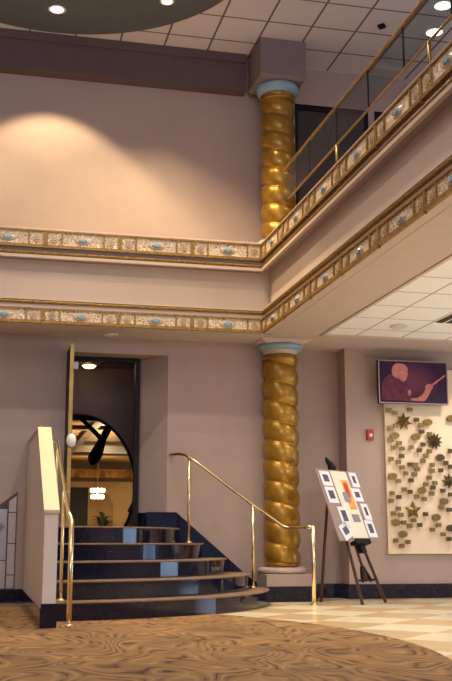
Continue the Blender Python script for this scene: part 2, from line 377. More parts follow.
# stepped skirting that climbs beside the stairs, and the one across the recess
b = MB()
b.prism([(2.0, 0.70), (2.0, 1.085), (2.38, 1.085), (3.30, 0.30), (3.42, 0.22), (3.42, 0.0), (3.0, 0.0)], 12.97, 13.0, 1)
b.prism([(1.94, 13.335), (2.25, 12.98), (2.262, 12.985), (1.95, 13.35)], 0.882, 1.085, 2)
base('baseboard_stairs', b)

# knee wall (pier) left of the stairs
def knee_profile(d0, zadd):
    return [(9.05+d0, 0.0), (9.05+d0, 0.955+zadd), (10.60, 1.825+zadd), (12.995, 1.91+zadd), (12.995, 0.0)]
b = MB(); b.prism(knee_profile(0, 0), 0.525, 0.640, 0)
knee = b.build('knee_wall', M['pier']); tag(knee, 'low sloping side wall with cream cap at the left edge of the stairs', 'wall'); struct(knee)
b = MB(); b.prism([(9.03, 0.950), (9.03, 0.980), (10.59, 1.855), (12.995, 1.94), (12.995, 1.91), (10.60, 1.825)], 0.515, 0.650, 0)
b.build('cap', M['cream'], knee, bevel=0.004)
b = MB(); b.box(0.515, 0.650, 9.035, 9.05, 0, 0.205); b.box(0.51, 0.525, 9.05, 12.97, 0.0, 0.165)
b.build('skirting', M['granite'], knee)

# landing inside the doorway
struct(MB().box(1.04, 2.26, 13.0, 13.5, 0.70, 0.88).box(1.04, 2.3, 13.5, 15.0, 0.70, 0.88).box(-1, 6, 15.0, 32, 0.6, 0.88).build('floor_landing', M['granite']))

# ================================================================= STAIRS
CX, CY = 0.35, 13.0
r = 0.176; TT = 0.018
RX = [3.10, 2.88, 2.60, 2.32, 2.03]; RY = [3.24, 2.94, 2.64, 2.34, 2.04]
def sector(rx, ry, x_left=0.645, y_max=12.968, n=56):
    a0 = -math.acos((x_left-CX)/rx); pts = [(x_left, y_max)]
    for k in range(n+1):
        a = a0*(1-k/n); x, y = CX+rx*math.cos(a), CY+ry*math.sin(a)
        pts.append((min(x, 3.405), min(y, y_max)))
    return pts
stairs = thing('staircase', (1.9, 11.4, 0), 'curved five step black granite staircase with brown tread edges below the doorway', 'staircase')
for i in range(5):
    z0, z1 = i*r + (0.001 if i else 0.001), (i+1)*r
    s = MB().prism(sector(RX[i]-0.012, RY[i]-0.012), z0, z1-TT, 2).build('step', M['granite'], stairs)
    t = MB().prism(sector(RX[i]+0.012, RY[i]+0.012), z1-TT, z1, 2)
    t.build('tread', M['nosing'], s, bevel=0.006)
b = MB().prism(sector(RX[4]-0.35, RY[4]-0.35), 5*r, 5*r+0.001, 2)

# ================================================================= FRIEZES
def frieze(name, label, side, n, L, zlo, zhi, rope_lo, rope_hi, lip_lo, lip_hi, flat):
    """side 'L': runs along x at y=12.3; side 'R': runs along y at x=3.335"""
    if side == 'L':
        P = lambda s, o, z: (3.335-s, 12.3-o, z)
    else:
        P = lambda s, o, z: (3.335-o, 12.3-s, z)
    def bx(b, s0, s1, o0, o1, z0, z1):
        vs = [P(s, o, z) for z in (z0, z1) for (s, o) in ((s0,o0),(s1,o0),(s1,o1),(s0,o1))]
        return b.verts(vs, [(0,3,2,1),(4,5,6,7),(0,1,5,4),(1,2,6,5),(2,3,7,6),(3,0,4,7)])
    LT = n*L; e = 0.037
    root = thing(name, P(LT/2, -0.05, zlo), label, 'frieze')
    # flat painted moulding block, the rope moulding and the pale lip
    b = MB(); bx(b, 0.0, LT, -0.13, -0.012, min(zlo, lip_lo)+0.002, max(zhi, lip_hi)-0.002); 
    b.build('backing', M['plum' if flat > 0 else 'soffit'], root)
    b = MB(); bx(b, 0.0 if side == 'L' else 0.016, LT, -0.03, 0.015, lip_lo, lip_hi); b.build('lip', M['fascia'], root)
    b = MB(); m = int(LT/0.035)
    bx(b, 0.0, LT, -0.02, 0.0, rope_lo, rope_hi)
    rc = (rope_lo+rope_hi)/2; rr = (rope_hi-rope_lo)/2*0.95
    # twisted rope: a tube with oblique strands
    for k in range(m):
        s = 0.012+(k+0.5)*(LT-0.012)/m; q = 0.012
        ring = []
        for (ds, f) in ((-0.5, 0.72), (0, 1.0), (0.5, 0.72)):
            ring.append([P(s+ds*LT/m + 0.02*math.sin(a), 0.0+rr*f*math.cos(a)*0.8, rc+rr*f*math.sin(a)) for a in [(-90+180*j/6)*PI/180 for j in range(7)]])
        v = [p for rg in ring for p in rg]
        b.verts(v, [(i*7+j, i*7+j+1, (i+1)*7+j+1, (i+1)*7+j) for i in (0, 1) for j in range(6)])
    b.build('rope_moulding', M['gilt'], root)
    f = 0.022; zc = (zlo+zhi)/2; h = zhi-zlo
    sq = 0.185*L; gap = 0.01
    for u in range(n):
        s0, s1 = u*L, (u+1)*L
        b = MB(); bx(b, max(e, s0+0.002), s1-0.002, -0.02, 0.008, zlo+0.004, zhi-0.004)
        panel = b.build('panel', M['relief'], root)
        b = MB()
        bx(b, max(e, s0), s1, -0.01, 0.026, zlo, zlo+f*1.6); bx(b, max(e, s0), s1, -0.01, 0.026, zhi-f*0.9, zhi)
        for s, ww in ((s0+0.012, 0.0115), (s0+sq+0.03, 0.009), (s1-sq-0.03, 0.009), (s1-0.012, 0.0115)):
            bx(b, max(e, s-ww), s+ww, -0.01, 0.026, zlo+f*1.25, zhi-f*0.75)
        b.build('gilt_frame', M['gilt'], panel)
        # medallion: an oval ring round a blue stone
        def oval(a_, c_, o0, o1, nn=20, dome=False):
            bb = MB(); sc_ = s0+L/2
            v = [P(sc_+a_*math.cos(2*PI*k/nn), o0, zc+c_*math.sin(2*PI*k/nn)) for k in range(nn)] + \
                [P(sc_+a_*0.72*math.cos(2*PI*k/nn), o1, zc+c_*0.72*math.sin(2*PI*k/nn)) for k in range(nn)]
            bb.verts(v, [(k, (k+1) % nn, nn+(k+1) % nn, nn+k) for k in range(nn)] + [tuple(range(nn, 2*nn))]); return bb
        md = oval(0.105, 0.052, 0.008, 0.020).build('medallion', M['creamrelief'], panel)
        bb = oval(0.060, 0.026, 0.018, 0.036); bb.build('blue_stone', M['bluestone'], panel)
        for s in (s0+0.025+sq/2, s1-0.025-sq/2):
            bb = MB(); 
            for k in range(8):
                a = 2*PI*k/8; ss, zz = s+0.032*math.cos(a), zc+0.032*math.sin(a)
                bx(bb, ss-0.011, ss+0.011, 0.008, 0.020, zz-0.011, zz+0.011)
            bx(bb, s-0.012, s+0.012, 0.008, 0.026, zc-0.012, zc+0.012)
            bb.build('rosette', M['rosette'], panel)
        if u < n-1:
            zz = (zlo-0.02, zhi+0.02) if flat > 0 else (zlo-0.02, zhi+0.02)
            bb = MB(); bx(bb, s1-0.006, s1+0.006, 0.0, 0.034, zlo-0.018, zlo+0.02)
            bb.build('stud', M['gilt'], root)
    return root
M['creamrelief'] = mat('cream_relief', (0.50, 0.38, 0.27), 0.35, noise=0.1)
M['bluestone'] = mat('blue_stone', (0.20, 0.34, 0.42), 0.15, noise=0.3, nscale=30)
M['rosette'] = mat('rosette_glaze', (0.50, 0.36, 0.22), 0.35, noise=0.3)
M['orangecornice'] = mat('carved_cornice', (0.75, 0.30, 0.09), 0.5, noise=0.7, nscale=3)
M['niche'] = mat('niche_paint', (0.42, 0.27, 0.13), 0.7, noise=0.1)
frieze('ornamental_frieze', 'upper gilt and cream tile frieze running straight along the left wall below the warm glow', 'L', 5, 0.907, 4.215, 4.435, 4.125, 4.172, 4.085, 4.122, 1)
frieze('ornamental_frieze', 'lower gilt and cream tile frieze running straight above the doorway', 'L', 5, 0.907, 3.28, 3.468, 3.52, 3.565, 3.565, 3.585, -1)
frieze('ornamental_frieze', 'upper gilt and cream tile frieze under the glass balcony railing, slanting to top right', 'R', 9, 1.0, 4.215, 4.435, 4.125, 4.172, 4.085, 4.122, 1)
frieze('ornamental_frieze', 'lower gilt and cream tile frieze along the balcony underside edge at right', 'R', 9, 1.0, 3.28, 3.468, 3.52, 3.565, 3.565, 3.585, -1)
# pale ledge capping the upper friezes (the kerb of the balcony floor)
b = MB(); b.prism([(-1.5, 12.29), (3.325, 12.29), (3.325, 3.0), (3.45, 3.0), (3.45, 12.42), (-1.5, 12.42)], 4.437, 4.46, 2)
b.prism([(-1.5, 12.40), (3.43, 12.40), (3.43, 3.0), (3.45, 3.0), (3.45, 12.42), (-1.5, 12.42)], 4.10, 4.437, 2)
struct(b.build('trim_3', M['pinkstone']))

# ================================================================= COLUMNS
def twisted(z0, z1, cx, cy, R, p, c, nth=72, depth=0.2):
    b = MB(); nz = int((z1-z0)/p*20); rings = []
    for j in range(nz+1):
        z = z0+(z1-z0)*j/nz; ring = []
        for k in range(nth):
            th = 2*PI*k/nth
            ph = (z/p + th/(2*PI) + c) % 1.0
            bl = max(0, 1-(2*ph-1)**2)**0.62
            rr = R*(1-depth*(1-bl))
            ring.append(b.bm.verts.new((cx+rr*math.cos(th), cy+rr*math.sin(th), z)))
        rings.append(ring)
    for a, q in zip(rings, rings[1:]):
        for k in range(nth): b.bm.faces.new((a[k], a[(k+1) % nth], q[(k+1) % nth], q[k]))
    b.bm.faces.new(rings[0][::-1]); b.bm.faces.new(rings[-1])
    return b
KX, KY = 3.712, 12.84
# lower column
col = thing('twisted_column', (KX, KY, 0), 'lower golden twisted column standing beside the stairs under the balcony corner', 'column')
pd = MB().box(3.42, 4.05, 12.5, 12.995, 0.001, 0.33).build('pedestal', M['wall'], col, bevel=0.004)
MB().box(3.41, 4.06, 12.488, 12.5, 0.001, 0.185).box(4.05, 4.06, 12.5, 12.995, 0.001, 0.185).build('skirting', M['granite'], pd)
MB().lathe([(0.27, 0.33), (0.305, 0.345), (0.31, 0.37), (0.305, 0.395), (0.27, 0.41)], KX, KY, 48).build('plinth_disc', M['pinkstone'], col, smooth=True)
MB().lathe([(0.20, 0.41), (0.222, 0.425), (0.222, 0.455), (0.20, 0.475)], KX, KY, 48).build('base_ring', M['gold'], col, smooth=True)
twisted(0.46, 3.06, KX, KY, 0.234, 0.257, 0.632).build('shaft', M['gold'], col, smooth=True)
MB().lathe([(0.20, 3.035), (0.238, 3.045), (0.242, 3.06), (0.222, 3.068), (0.228, 3.08), (0.228, 3.088), (0.212, 3.092), (0.214, 3.106)], KX, KY, 48).build('collar', M['gold'], col, smooth=True)
MB().lathe([(0.205, 3.10), (0.212, 3.125), (0.225, 3.15), (0.24, 3.165)], KX, KY, 48).build('neck', M['soffit'], col, smooth=True)
MB().lathe([(0.22, 3.155), (0.262, 3.165), (0.288, 3.19), (0.297, 3.215), (0.288, 3.235), (0.26, 3.245)], KX, KY, 48).build('echinus', M['bluegray'], col, smooth=True)
ab = MB(); q0, q1 = 0.26, 0.325
for (h0, z0, h1, z1) in ((0.265, 3.235, 0.31, 3.262), (0.325, 3.262, 0.325, HS)):
    v = [(KX+sx*h, KY+sy*h, z) for h, z in ((h0, z0), (h1, z1)) for sx, sy in ((-1,-1),(1,-1),(1,1),(-1,1))]
    ab.verts(v, [(0,3,2,1),(4,5,6,7),(0,1,5,4),(1,2,6,5),(2,3,7,6),(3,0,4,7)])
ab.build('abacus', M['soffit'], col)
# upper column
col = thing('twisted_column', (KX, KY, 4.1), 'upper golden twisted column behind the glass railing, reaching the high ceiling', 'column')
MB().box(KX-0.31, KX+0.31, KY-0.31, KY+0.31, 4.101, 4.56).build('pedestal', M['wall'], col)
MB().lathe([(0.27, 4.56), (0.31, 4.575), (0.31, 4.61), (0.27, 4.64)], KX, KY, 48).build('plinth_disc', M['pinkstone'], col, smooth=True)
twisted(4.64, 6.66, KX, KY, 0.234, 0.257, 0.36).build('shaft', M['gold'], col, smooth=True)
MB().lathe([(0.20, 6.625), (0.235, 6.64), (0.238, 6.66), (0.222, 6.668), (0.238, 6.69), (0.238, 6.705), (0.22, 6.715)], KX, KY, 48).build('collar', M['gold'], col, smooth=True)
MB().lathe([(0.225, 6.71), (0.262, 6.735), (0.29, 6.78), (0.297, 6.82), (0.28, 6.85), (0.24, 6.862)], KX, KY, 48).build('echinus', M['bluegray'], col, smooth=True)
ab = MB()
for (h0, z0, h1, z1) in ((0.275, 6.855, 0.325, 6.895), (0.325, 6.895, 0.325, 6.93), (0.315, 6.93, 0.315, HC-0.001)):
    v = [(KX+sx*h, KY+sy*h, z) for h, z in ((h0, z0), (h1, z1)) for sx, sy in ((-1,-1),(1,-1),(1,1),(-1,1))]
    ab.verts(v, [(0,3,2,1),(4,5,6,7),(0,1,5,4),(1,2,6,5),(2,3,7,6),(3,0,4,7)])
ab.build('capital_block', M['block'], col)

# ================================================================= GLASS RAILING
rail = thing('glass_railing', (3.4, 8.0, 4.46), 'tinted glass balcony railing with brass rails above the right frieze', 'railing')
MB().tube([(3.4, 11.5, 5.14), (3.4, 3.2, 5.14)], 0.019, 12).build('handrail', M['brass_old'], rail, smooth=True)
MB().tube([(3.4, 11.3, 4.73), (3.4, 3.2, 4.73)], 0.012, 10).build('lower_rail', M['brass_old'], rail, smooth=True)
ys = [11.42, 10.5, 9.57, 8.66, 7.80, 6.85, 5.9, 4.95, 4.0]
for a, c in zip(ys, ys[1:]):
    MB().box(3.395, 3.405, c+0.006, a-0.006, 4.735, 5.125).build('glass_panel', M['glass'], rail)
for y in ys[1:-1]: MB().box(3.393, 3.407, y-0.004, y+0.004, 4.735, 5.12).build('joint_strip', M['black'], rail)
for y in (9.58, 7.28, 4.98): MB().tube([(3.4, y, 4.455), (3.4, y, 4.73)], 0.015, 10).build('post', M['brass_old'], rail, smooth=True)

# dark doors on the upper floor
def door(x0, x1, y, z0, z1, m, name, leaves=2):
    b = MB(); b.box(x0, x1, y-0.02, y+0.02, z1-0.08, z1); b.box(x0, x0+0.05, y-0.02, y+0.02, z0, z1-.08); b.box(x1-0.05, x1, y-0.02, y+0.02, z0, z1-.08)
    d = struct(b.build(name, M['black']))
    wd = (x1-x0-0.1)/leaves
    for i in range(leaves):
        xx = x0+0.05+i*wd
        lf = MB().box(xx+0.004, xx+wd-0.004, y+0.0, y+0.05, z0+0.01, z1-0.085).build('door_leaf', M[m], d)
        MB().tube([(xx+wd*(0.85 if i == 0 else 0.15), y-0.05, z0+0.9), (xx+wd*(0.85 if i == 0 else 0.15), y-0.05, z0+1.25)], 0.012, 8).build('door_pull', M['brass'], lf)
door(4.10, 5.215, 13.33, 4.1, 6.87, 'darkdoor', 'door_2')
door(5.305, 6.42, 13.33, 4.1, 6.87, 'reflectdoor', 'door_3')
struct(MB().box(5.215, 5.305, 13.3, 13.6, 4.1, 6.87).build('wall_upper_pier', M['wall']))
struct(MB().box(4.1, 6.42, 13.55, 13.6, 4.1, 6.87).build('wall_upper_backing', M['black']))

# ================================================================= DOORWAY AND ROOM BEYOND
fr = MB(); y0, y1 = 13.30, 13.42
fr.box(1.04, 1.075, y0, y1, 0.88, 3.079); fr.box(1.885, 1.944, y0, y1, 0.88, 3.079); fr.box(1.075, 1.885, y0, y1, 3.02, 3.079)
dr = struct(fr.build('door_1', M['black']))
lf = MB().box(0.965, 1.005, 12.44, 13.28, 0.89, 3.075)
leaf = lf.build('door_leaf', M['black'], dr)
MB().box(0.962, 1.008, 12.432, 12.442, 0.89, 3.075).build('edge_plate', M['brass_old'], leaf)
MB().tube([(1.0, 12.52, 1.85), (1.045, 12.52, 1.85), (1.045, 12.52, 2.0), (1.0, 12.52, 2.0)], 0.012, 8).build('push_bar', M['white'], leaf)
MB().ball((1.0, 12.40, 1.90), 0.06, 16, 1.4).build('door_knob', M['white'], leaf, smooth=True)
MB().box(1.005, 1.12, 13.1, 13.25, 2.88, 2.97).build('door_closer', M['tvframe'], leaf)
# vestibule shell
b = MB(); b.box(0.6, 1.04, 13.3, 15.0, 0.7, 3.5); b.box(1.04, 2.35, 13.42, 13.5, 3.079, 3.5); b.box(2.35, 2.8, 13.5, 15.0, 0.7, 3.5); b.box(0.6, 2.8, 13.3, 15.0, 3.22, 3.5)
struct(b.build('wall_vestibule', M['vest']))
# partition with the big oval opening
b = MB(); n = 56; ox, oz, ax, az = 1.31, 1.50, 0.83, 1.02
top = 3.22
inner = [(ox+ax*math.cos(a), max(0.88, oz+az*math.sin(a))) for a in [2*PI*k/n for k in range(n)]]
outer = []
for k in range(n):
    a = 2*PI*k/n; cx_, sz_ = math.cos(a), math.sin(a)
    t = min((1.5/abs(cx_)) if abs(cx_) > 1e-6 else 1e9, ((top-oz)/sz_ if sz_ > 1e-6 else (oz-0.88)/-sz_ if sz_ < -1e-6 else 1e9))
    outer.append((ox+t*cx_, oz+t*sz_))
v = [(x, 15.0, z) for x, z in inner] + [(x, 15.0, z) for x, z in outer] + [(x, 15.12, z) for x, z in inner] + [(x, 15.12, z) for x, z in outer]
fs = []
for k in range(n):
    j = (k+1) % n
    fs += [(k, j, n+j, n+k), (2*n+k, 2*n+j, 3*n+j, 3*n+k), (k, j, 2*n+j, 2*n+k)]
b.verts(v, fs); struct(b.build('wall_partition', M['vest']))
b = MB(); b.tube([(ox+ax*math.cos(a), 14.99, oz+az*math.sin(a)) for a in [(-37+250*k/60)*PI/180 for k in range(61)]], 0.022, 8)
struct(b.build('trim_4', M['black']))
# warm lobby beyond
struct(MB().box(-1, 6.5, 31, 31.2, 0.88, 3.2).build('wall_far', M['warmwall']))
struct(MB().box(-1.2, -1, 15.12, 31, 0.88, 3.2).box(6.5, 6.7, 15.12, 31, 0.88, 3.2).build('wall_beyond_side', M['warmwall']))
struct(MB().box(-1, 6.5, 15.12, 31, 3.06, 3.26).build('ceiling_beyond', M['goldceil']))
b = MB()
for y in (17.6, 19.6, 21.2, 24.6, 27.5): b.box(-1, 6.5, y, y+0.28, 2.985, 3.06)
b.box(2.05, 2.22, 15.2, 31, 2.98, 3.06)
struct(b.build('trim_5', M['warmdark']))
struct(MB().box(2.75, 6.4, 24.95, 27.4, 3.03, 3.06).build('ceiling_panel', M['greyceil']))
b = MB(); b.box(-1, 6.5, 30.8, 31, 2.50, 2.60); b.box(-1, 6.5, 30.7, 31, 2.86, 3.06)
struct(b.build('trim_6', M['warmdark']))
b = MB(); b.box(-1, 6.5, 30.9, 31, 2.60, 2.86)
for k in range(30): b.ball((-0.8+k*0.25, 30.88, 2.73), 0.09, 8)
struct(b.build('trim_7', M['orangecornice'] if 'orangecornice' in M else M['orange']))
b = MB(); b.prism([(3.06, 0.885), (3.06, 1.75)] + [(3.42-0.36*math.cos(a), 1.75+0.42*math.sin(a)) for a in [PI*k/12 for k in range(1, 12)]] + [(3.78, 1.75), (3.78, 0.885)], 30.93, 31, 1)
struct(b.build('trim_8', M['niche'] if 'niche' in M else M['warmdark']))
struct(MB().box(2.50, 3.03, 30.9, 31, 0.885, 2.32).build('door_4', M['black']))
# black cloth swag hanging below the far ceiling
b = MB()
pts = [(2.25, 18.7, 3.0), (2.27, 19.2, 2.90), (2.25, 20.2, 2.72), (2.22, 20.9, 2.52), (2.18, 21.2, 2.40), (2.15, 21.3, 2.30)]
b.tube(pts, [0.16, 0.08, 0.07, 0.12, 0.13, 0.05], 12)
b.tube([(2.0, 18.0, 3.02), (1.75, 19.4, 2.98), (2.2, 20.4, 2.75)], [0.01, 0.04, 0.05], 10)
sw = b.build('ceiling_swag', M['cloth'], smooth=True); tag(sw, 'black draped cloth swag hanging under the ornate ceiling seen through the doorway', 'swag')
b = MB(); b.tube([(4.38, 29.3, 2.95), (4.30, 29.3, 2.1), (4.06, 29.3, 1.55)], [0.06, 0.07, 0.09], 10)
b = b.build('hanging_drape', M['cloth'], smooth=True); tag(b, 'black hanging drape at the right side of the room beyond the doorway', 'drape')
# chandelier
ch = thing('chandelier', (3.09, 28.6, 2.05), 'small lit crystal chandelier seen through the open doorway', 'chandelier')
MB().tube([(3.06, 28.6, 3.055), (3.06, 28.6, 2.2)], 0.012, 8).build('chain', M['brass_old'], ch)
for (zz, rr, nn) in ((2.17, 0.17, 12), (2.0, 0.15, 10)):
    b = MB(); b.lathe([(rr-0.02, zz), (rr, zz), (rr, zz+0.02), (rr-0.02, zz+0.02)], 3.06, 28.6, 24, caps=False); tier = b.build('tier', M['brass'], ch)
    b = MB()
    for k in range(nn):
        a = 2*PI*k/nn; b.ball((3.06+rr*math.cos(a), 28.6+rr*math.sin(a), zz-0.05), 0.035, 8, 1.7)
    b.build('crystals', M['crystal'], tier)
point('chandelier_light', (3.06, 28.2, 1.9), 110, (1.0, 0.72, 0.38), 0.15)
point('beyond_light', (2.6, 22, 2.2), 190, (1.0, 0.70, 0.38), 0.2)
# plant
pl = thing('potted_palm', (3.4, 30.2, 0.88), 'dark leafy plant in the arch of the room beyond the doorway', 'plant')
MB().lathe([(0.10, 0.881), (0.14, 1.1)], 3.4, 30.2, 16).build('pot', M['black'], pl)
b = MB()
for k in range(16):
    a = 2*PI*k/16+0.3; e = 0.15+0.35*random.random(); L = 0.28+0.12*random.random()
    p0 = Vector((3.4, 30.2, 1.1)); dv = Vector((math.cos(a), math.sin(a), 0)); sd = Vector((-math.sin(a), math.cos(a), 0))
    c1 = p0+dv*L*0.5+Vector((0,0,e)); c2 = p0+dv*L+Vector((0,0,e*0.9))
    b.verts([p0, c1+sd*0.05, c2, c1-sd*0.05, c1-Vector((0,0,0.015))], [(0,1,4),(1,2,4),(2,3,4),(3,0,4),(0,3,2,1)])
b.build('leaves', M['leaf'], pl)

# ================================================================= CEILING LAMPS
def downlight(x, y, z, rad, label, lens='lamp', group=None):
    t = thing('downlight', (x, y, z), label, 'ceiling light', group)
    MB().lathe([(rad, z-0.001), (rad+0.025, z-0.006), (rad+0.02, z-0.016), (rad-0.006, z-0.012)], x, y, 32, caps=False).build('trim_ring', M['white'], t, smooth=True)
    MB().lathe([(rad-0.004, z-0.010), (rad-0.004, z-0.004)], x, y, 32).build('lens', M[lens], t)
    return t
DZ = HC-0.012
downlight(0.66, 12.37, DZ, 0.09, 'lit round downlight in the blue-grey ceiling disc at top left')
downlight(1.995, 11.854, DZ, 0.07, 'greenish downlight at the top edge, right of the other lamp in the ceiling disc', 'lamp')
downlight(5.62, 11.86, HC, 0.112, 'lit round ceiling lamp seen through the glass railing, just above its lower brass rail')
downlight(5.435, 11.18, HC, 0.112, 'lit round ceiling lamp at the top right corner, above the other lamp seen through glass')
downlight(4.836, 11.519, HS+0.01, 0.08, 'small downlight in the white tiled ceiling under the balcony', 'white')
downlight(1.481, 12.75, HS, 0.07, 'small recessed lamp under the lower left frieze above the doorway', 'white')
WARM = (1.0, 0.77, 0.44)
for x, y, p_, ang, bl in ((0.66, 12.28, 500, 94, 0.25), (1.995, 11.9, 800, 96, 0.75), (3.0, 11.4, 330, 96, 0.9), (-0.75, 12.1, 240, 88, 0.5),  # third spot, beyond the disc edge, is added fill for the wall
                          (2.3, 10.3, 230, 110, 0.5), (2.1, 9.2, 230, 110, 0.5), (0.64, 9.1, 230, 110, 0.5), (-0.7, 9.8, 200, 110, 0.5)):
    spot('disc_and_fill_lamp', (x, y, DZ-0.03), p_, WARM if y > 11 else (1.0, 0.86, 0.70), math.radians(ang), bl)
spot('upper_hall_lamp', (5.62, 11.86, HC-0.03), 30, WARM, math.radians(120), 0.5)
spot('upper_hall_lamp', (5.435, 11.18, HC-0.03), 30, WARM, math.radians(120), 0.5)
spot('under_balcony_lamp', (4.836, 11.519, HS-0.02), 60, (1.0, 0.86, 0.68), math.radians(130), 0.6)
spot('under_balcony_lamp', (6.3, 11.9, HS-0.02), 110, (1.0, 0.86, 0.68), math.radians(130), 0.6)
spot('soffit_lamp', (1.481, 12.75, HS-0.03), 8, WARM, math.radians(120), 0.6)
point('vestibule_light', (1.35, 14.3, 3.1), 2.5, (1.0, 0.78, 0.5), 0.05)
t = thing('vestibule_lamp', (1.4, 14.55, 3.22), 'lit ceiling lamp just inside the top of the doorway', 'ceiling light')
MB().lathe([(0.14, 3.219), (0.17, 3.20), (0.12, 3.18)], 1.4, 14.6, 24).build('bowl', M['brass_old'], t, smooth=True)
MB().lathe([(0.10, 3.18), (0.07, 3.15), (0.02, 3.14)], 1.4, 14.6, 24).build('glow_globe', M['warmlamp'], t, smooth=True)
# air vent and sensor
t = thing('ceiling_vent', (5.3, 10.93, HS), 'black slotted air vent in the white tiled ceiling at the right edge', 'vent')
MB().box(5.13, 5.72, 10.60, 11.20, HS+0.002, HS+0.009).build('frame', M['white'], t)
for k in range(4):
    MB().box(5.16+k*0.13, 5.25+k*0.13, 10.62, 11.18, HS-0.004, HS+0.001).build('slot', M['black'], t)
b = MB().verts([(4.87+dx, 11.85+dy, z) for z in (HC-0.03, HC-0.001) for dx, dy in ((0.06,0),(0,0.07),(-0.06,0),(0,-0.07))],
    [(0,1,2,3),(7,6,5,4),(0,1,5,4),(1,2,6,5),(2,3,7,6),(3,0,4,7)]).build('ceiling_sensor', M['black'])
tag(b, 'small black diamond shaped ceiling sensor left of the glass railing', 'sensor')

# ================================================================= HANDRAILS
def flange(x, y, z): return MB().lathe([(0.045, z+0.001), (0.045, z+0.012), (0.022, z+0.03)], x, y, 20)
h = thing('stair_handrail', (3.1, 12.2, 0), 'brass stair handrail on the right, sloping down in front of the twisted column', 'handrail')
MB().tube([(2.30, 12.985, 1.80), (2.31, 12.93, 1.80), (2.38, 12.80, 1.80), (2.44, 12.67, 1.775), (2.62, 12.58, 1.64), (3.21, 12.33, 1.155), (3.56, 12.22, 0.90), (3.62, 12.17, 0.885), (3.70, 11.85, 0.885), (3.745, 11.68, 0.885)], 0.020, 14).build('rail', M['brass'], h, smooth=True)
MB().tube([(3.745, 11.65, 0.90), (3.745, 11.65, 0.0)], 0.022, 14).build('post', M['brass'], h, smooth=True)
MB().tube([(3.205, 12.33, 1.15), (3.205, 12.33, r)], 0.018, 14).build('post', M['brass'], h, smooth=True)
MB().tube([(2.47, 12.62, 1.72), (2.47, 12.62, 4*r)], 0.018, 14).build('post', M['brass'], h, smooth=True)
for (x, y, z) in ((3.745, 11.65, 0), (3.205, 12.33, r), (2.47, 12.62, 4*r)): flange(x, y, z).build('base_flange', M['brass'], h, smooth=True)
h = thing('stair_handrail', (0.76, 10.2, 0), 'brass stair handrail on the left, running up beside the low sloping wall', 'handrail')
MB().tube([(0.76, 9.12, 0.885), (0.76, 9.5, 0.98), (0.76, 11.15, 1.76), (0.76, 11.25, 1.775), (0.70, 11.3, 1.775), (0.66, 11.3, 1.775)], 0.020, 14).build('rail', M['brass'], h, smooth=True)
MB().tube([(0.76, 9.12, 0.90), (0.76, 9.12, 0.008)], 0.022, 14).build('post', M['brass'], h, smooth=True)
flange(0.76, 9.12, 0.008).build('base_flange', M['brass'], h, smooth=True)
for (y, i) in ((9.93, 1), (10.95, 4)):
    zt = 0.98+(y-9.5)*0.4727
    MB().tube([(0.745, y, zt), (0.745, y, i*r)], 0.016, 14).build('post', M['brass'], h, smooth=True)
    flange(0.745, y, i*r).build('base_flange', M['brass'], h, smooth=True)

# ================================================================= EASEL AND DISPLAY BOARD
A = 0.6674; LEAN = 0.374; WB, HB = 0.912, 0.925
C0 = Vector((4.462, 12.05, 0.726)); W_ = Vector((math.cos(A), math.sin(A), 0)); n_ = Vector((math.sin(A), -math.cos(A), 0))
U_ = Vector((0,0,1))*math.cos(LEAN) - n_*math.sin(LEAN); NB = W_.cross(U_)*1.0
if NB.dot(n_) < 0: NB = -NB
ez = thing('easel', (4.4, 12.1, 0), 'dark mahogany tripod easel holding a photo display board right of the column', 'easel')
apex = C0 + U_*(HB+0.03) - NB*0.05
F1, F2, B1 = Vector((4.355, 11.72, 0)), Vector((4.80, 12.12, 0)), Vector((4.079, 12.42, 0))
for nm, f_ in (('leg', F1), ('leg', F2)):
    side = -1 if f_ is F1 else 1
    top_ = apex + W_*0.03*side
    MB().tube([f_+Vector((0,0,0.0)), f_+(top_-f_)*0.98], 0.019, 10).build(nm, M['darkwood'], ez, smooth=True)
MB().tube([B1, apex-n_*0.02], 0.019, 10).build('leg', M['darkwood'], ez, smooth=True)
mb0 = C0 - NB*0.045 - U_*0.62
mc = (F1+F2)/2
low = mc + (apex-mc)*0.16
MB().tube([low, apex+U_*0.10], 0.017, 10).build('mast', M['darkwood'], ez, smooth=True)
b = MB(); b.tube([F1+(apex-F1)*0.17, F2+(apex-F2)*0.17], 0.014, 8)
b.build('crossbar', M['black'], ez)
b = MB(); b.tube([low-W_*0.10, low+U_*0.09-W_*0.05, low+U_*0.17, low+U_*0.09+W_*0.05, low+W_*0.10], [0.02, 0.026, 0.035, 0.026, 0.02], 8)
b.build('brace_ornament', M['black'], ez, smooth=True)
b = MB(); q = apex+U_*0.0; b.tube([q-U_*0.03-NB*0.01, q+U_*0.06+NB*0.03, q+U_*0.12, q+U_*0.17-W_*0.02], [0.035, 0.045, 0.03, 0.012], 10); b.ball(q+U_*0.02+NB*0.03+W_*0.03, 0.035, 10)
b.build('top_clamp', M['black'], ez, smooth=True)
def slab(b, u0, u1, v0, v1, d0, d1):
    """a slab on the board: u along the width from its left edge, v up, d out of the board"""
    O_ = C0 - W_*(WB/2)
    vs = [O_ + W_*u + U_*v + NB*d for d in (d0, d1) for u, v in ((u0,v0),(u1,v0),(u1,v1),(u0,v1))]
    return b.verts(vs, [(0,3,2,1),(4,5,6,7),(0,1,5,4),(1,2,6,5),(2,3,7,6),(3,0,4,7)])
b = MB(); slab(b, WB/2-0.17, WB/2+0.17, -0.045, -0.004, -0.04, 0.05); slab(b, WB/2-0.17, WB/2+0.17, -0.004, 0.02, 0.035, 0.05)
b.build('shelf_tray', M['black'], ez)
b = MB(); slab(b, WB/2-0.05, WB/2+0.05, -0.14, -0.045, -0.04, 0.02); b.build('tray_clamp', M['black'], ez)
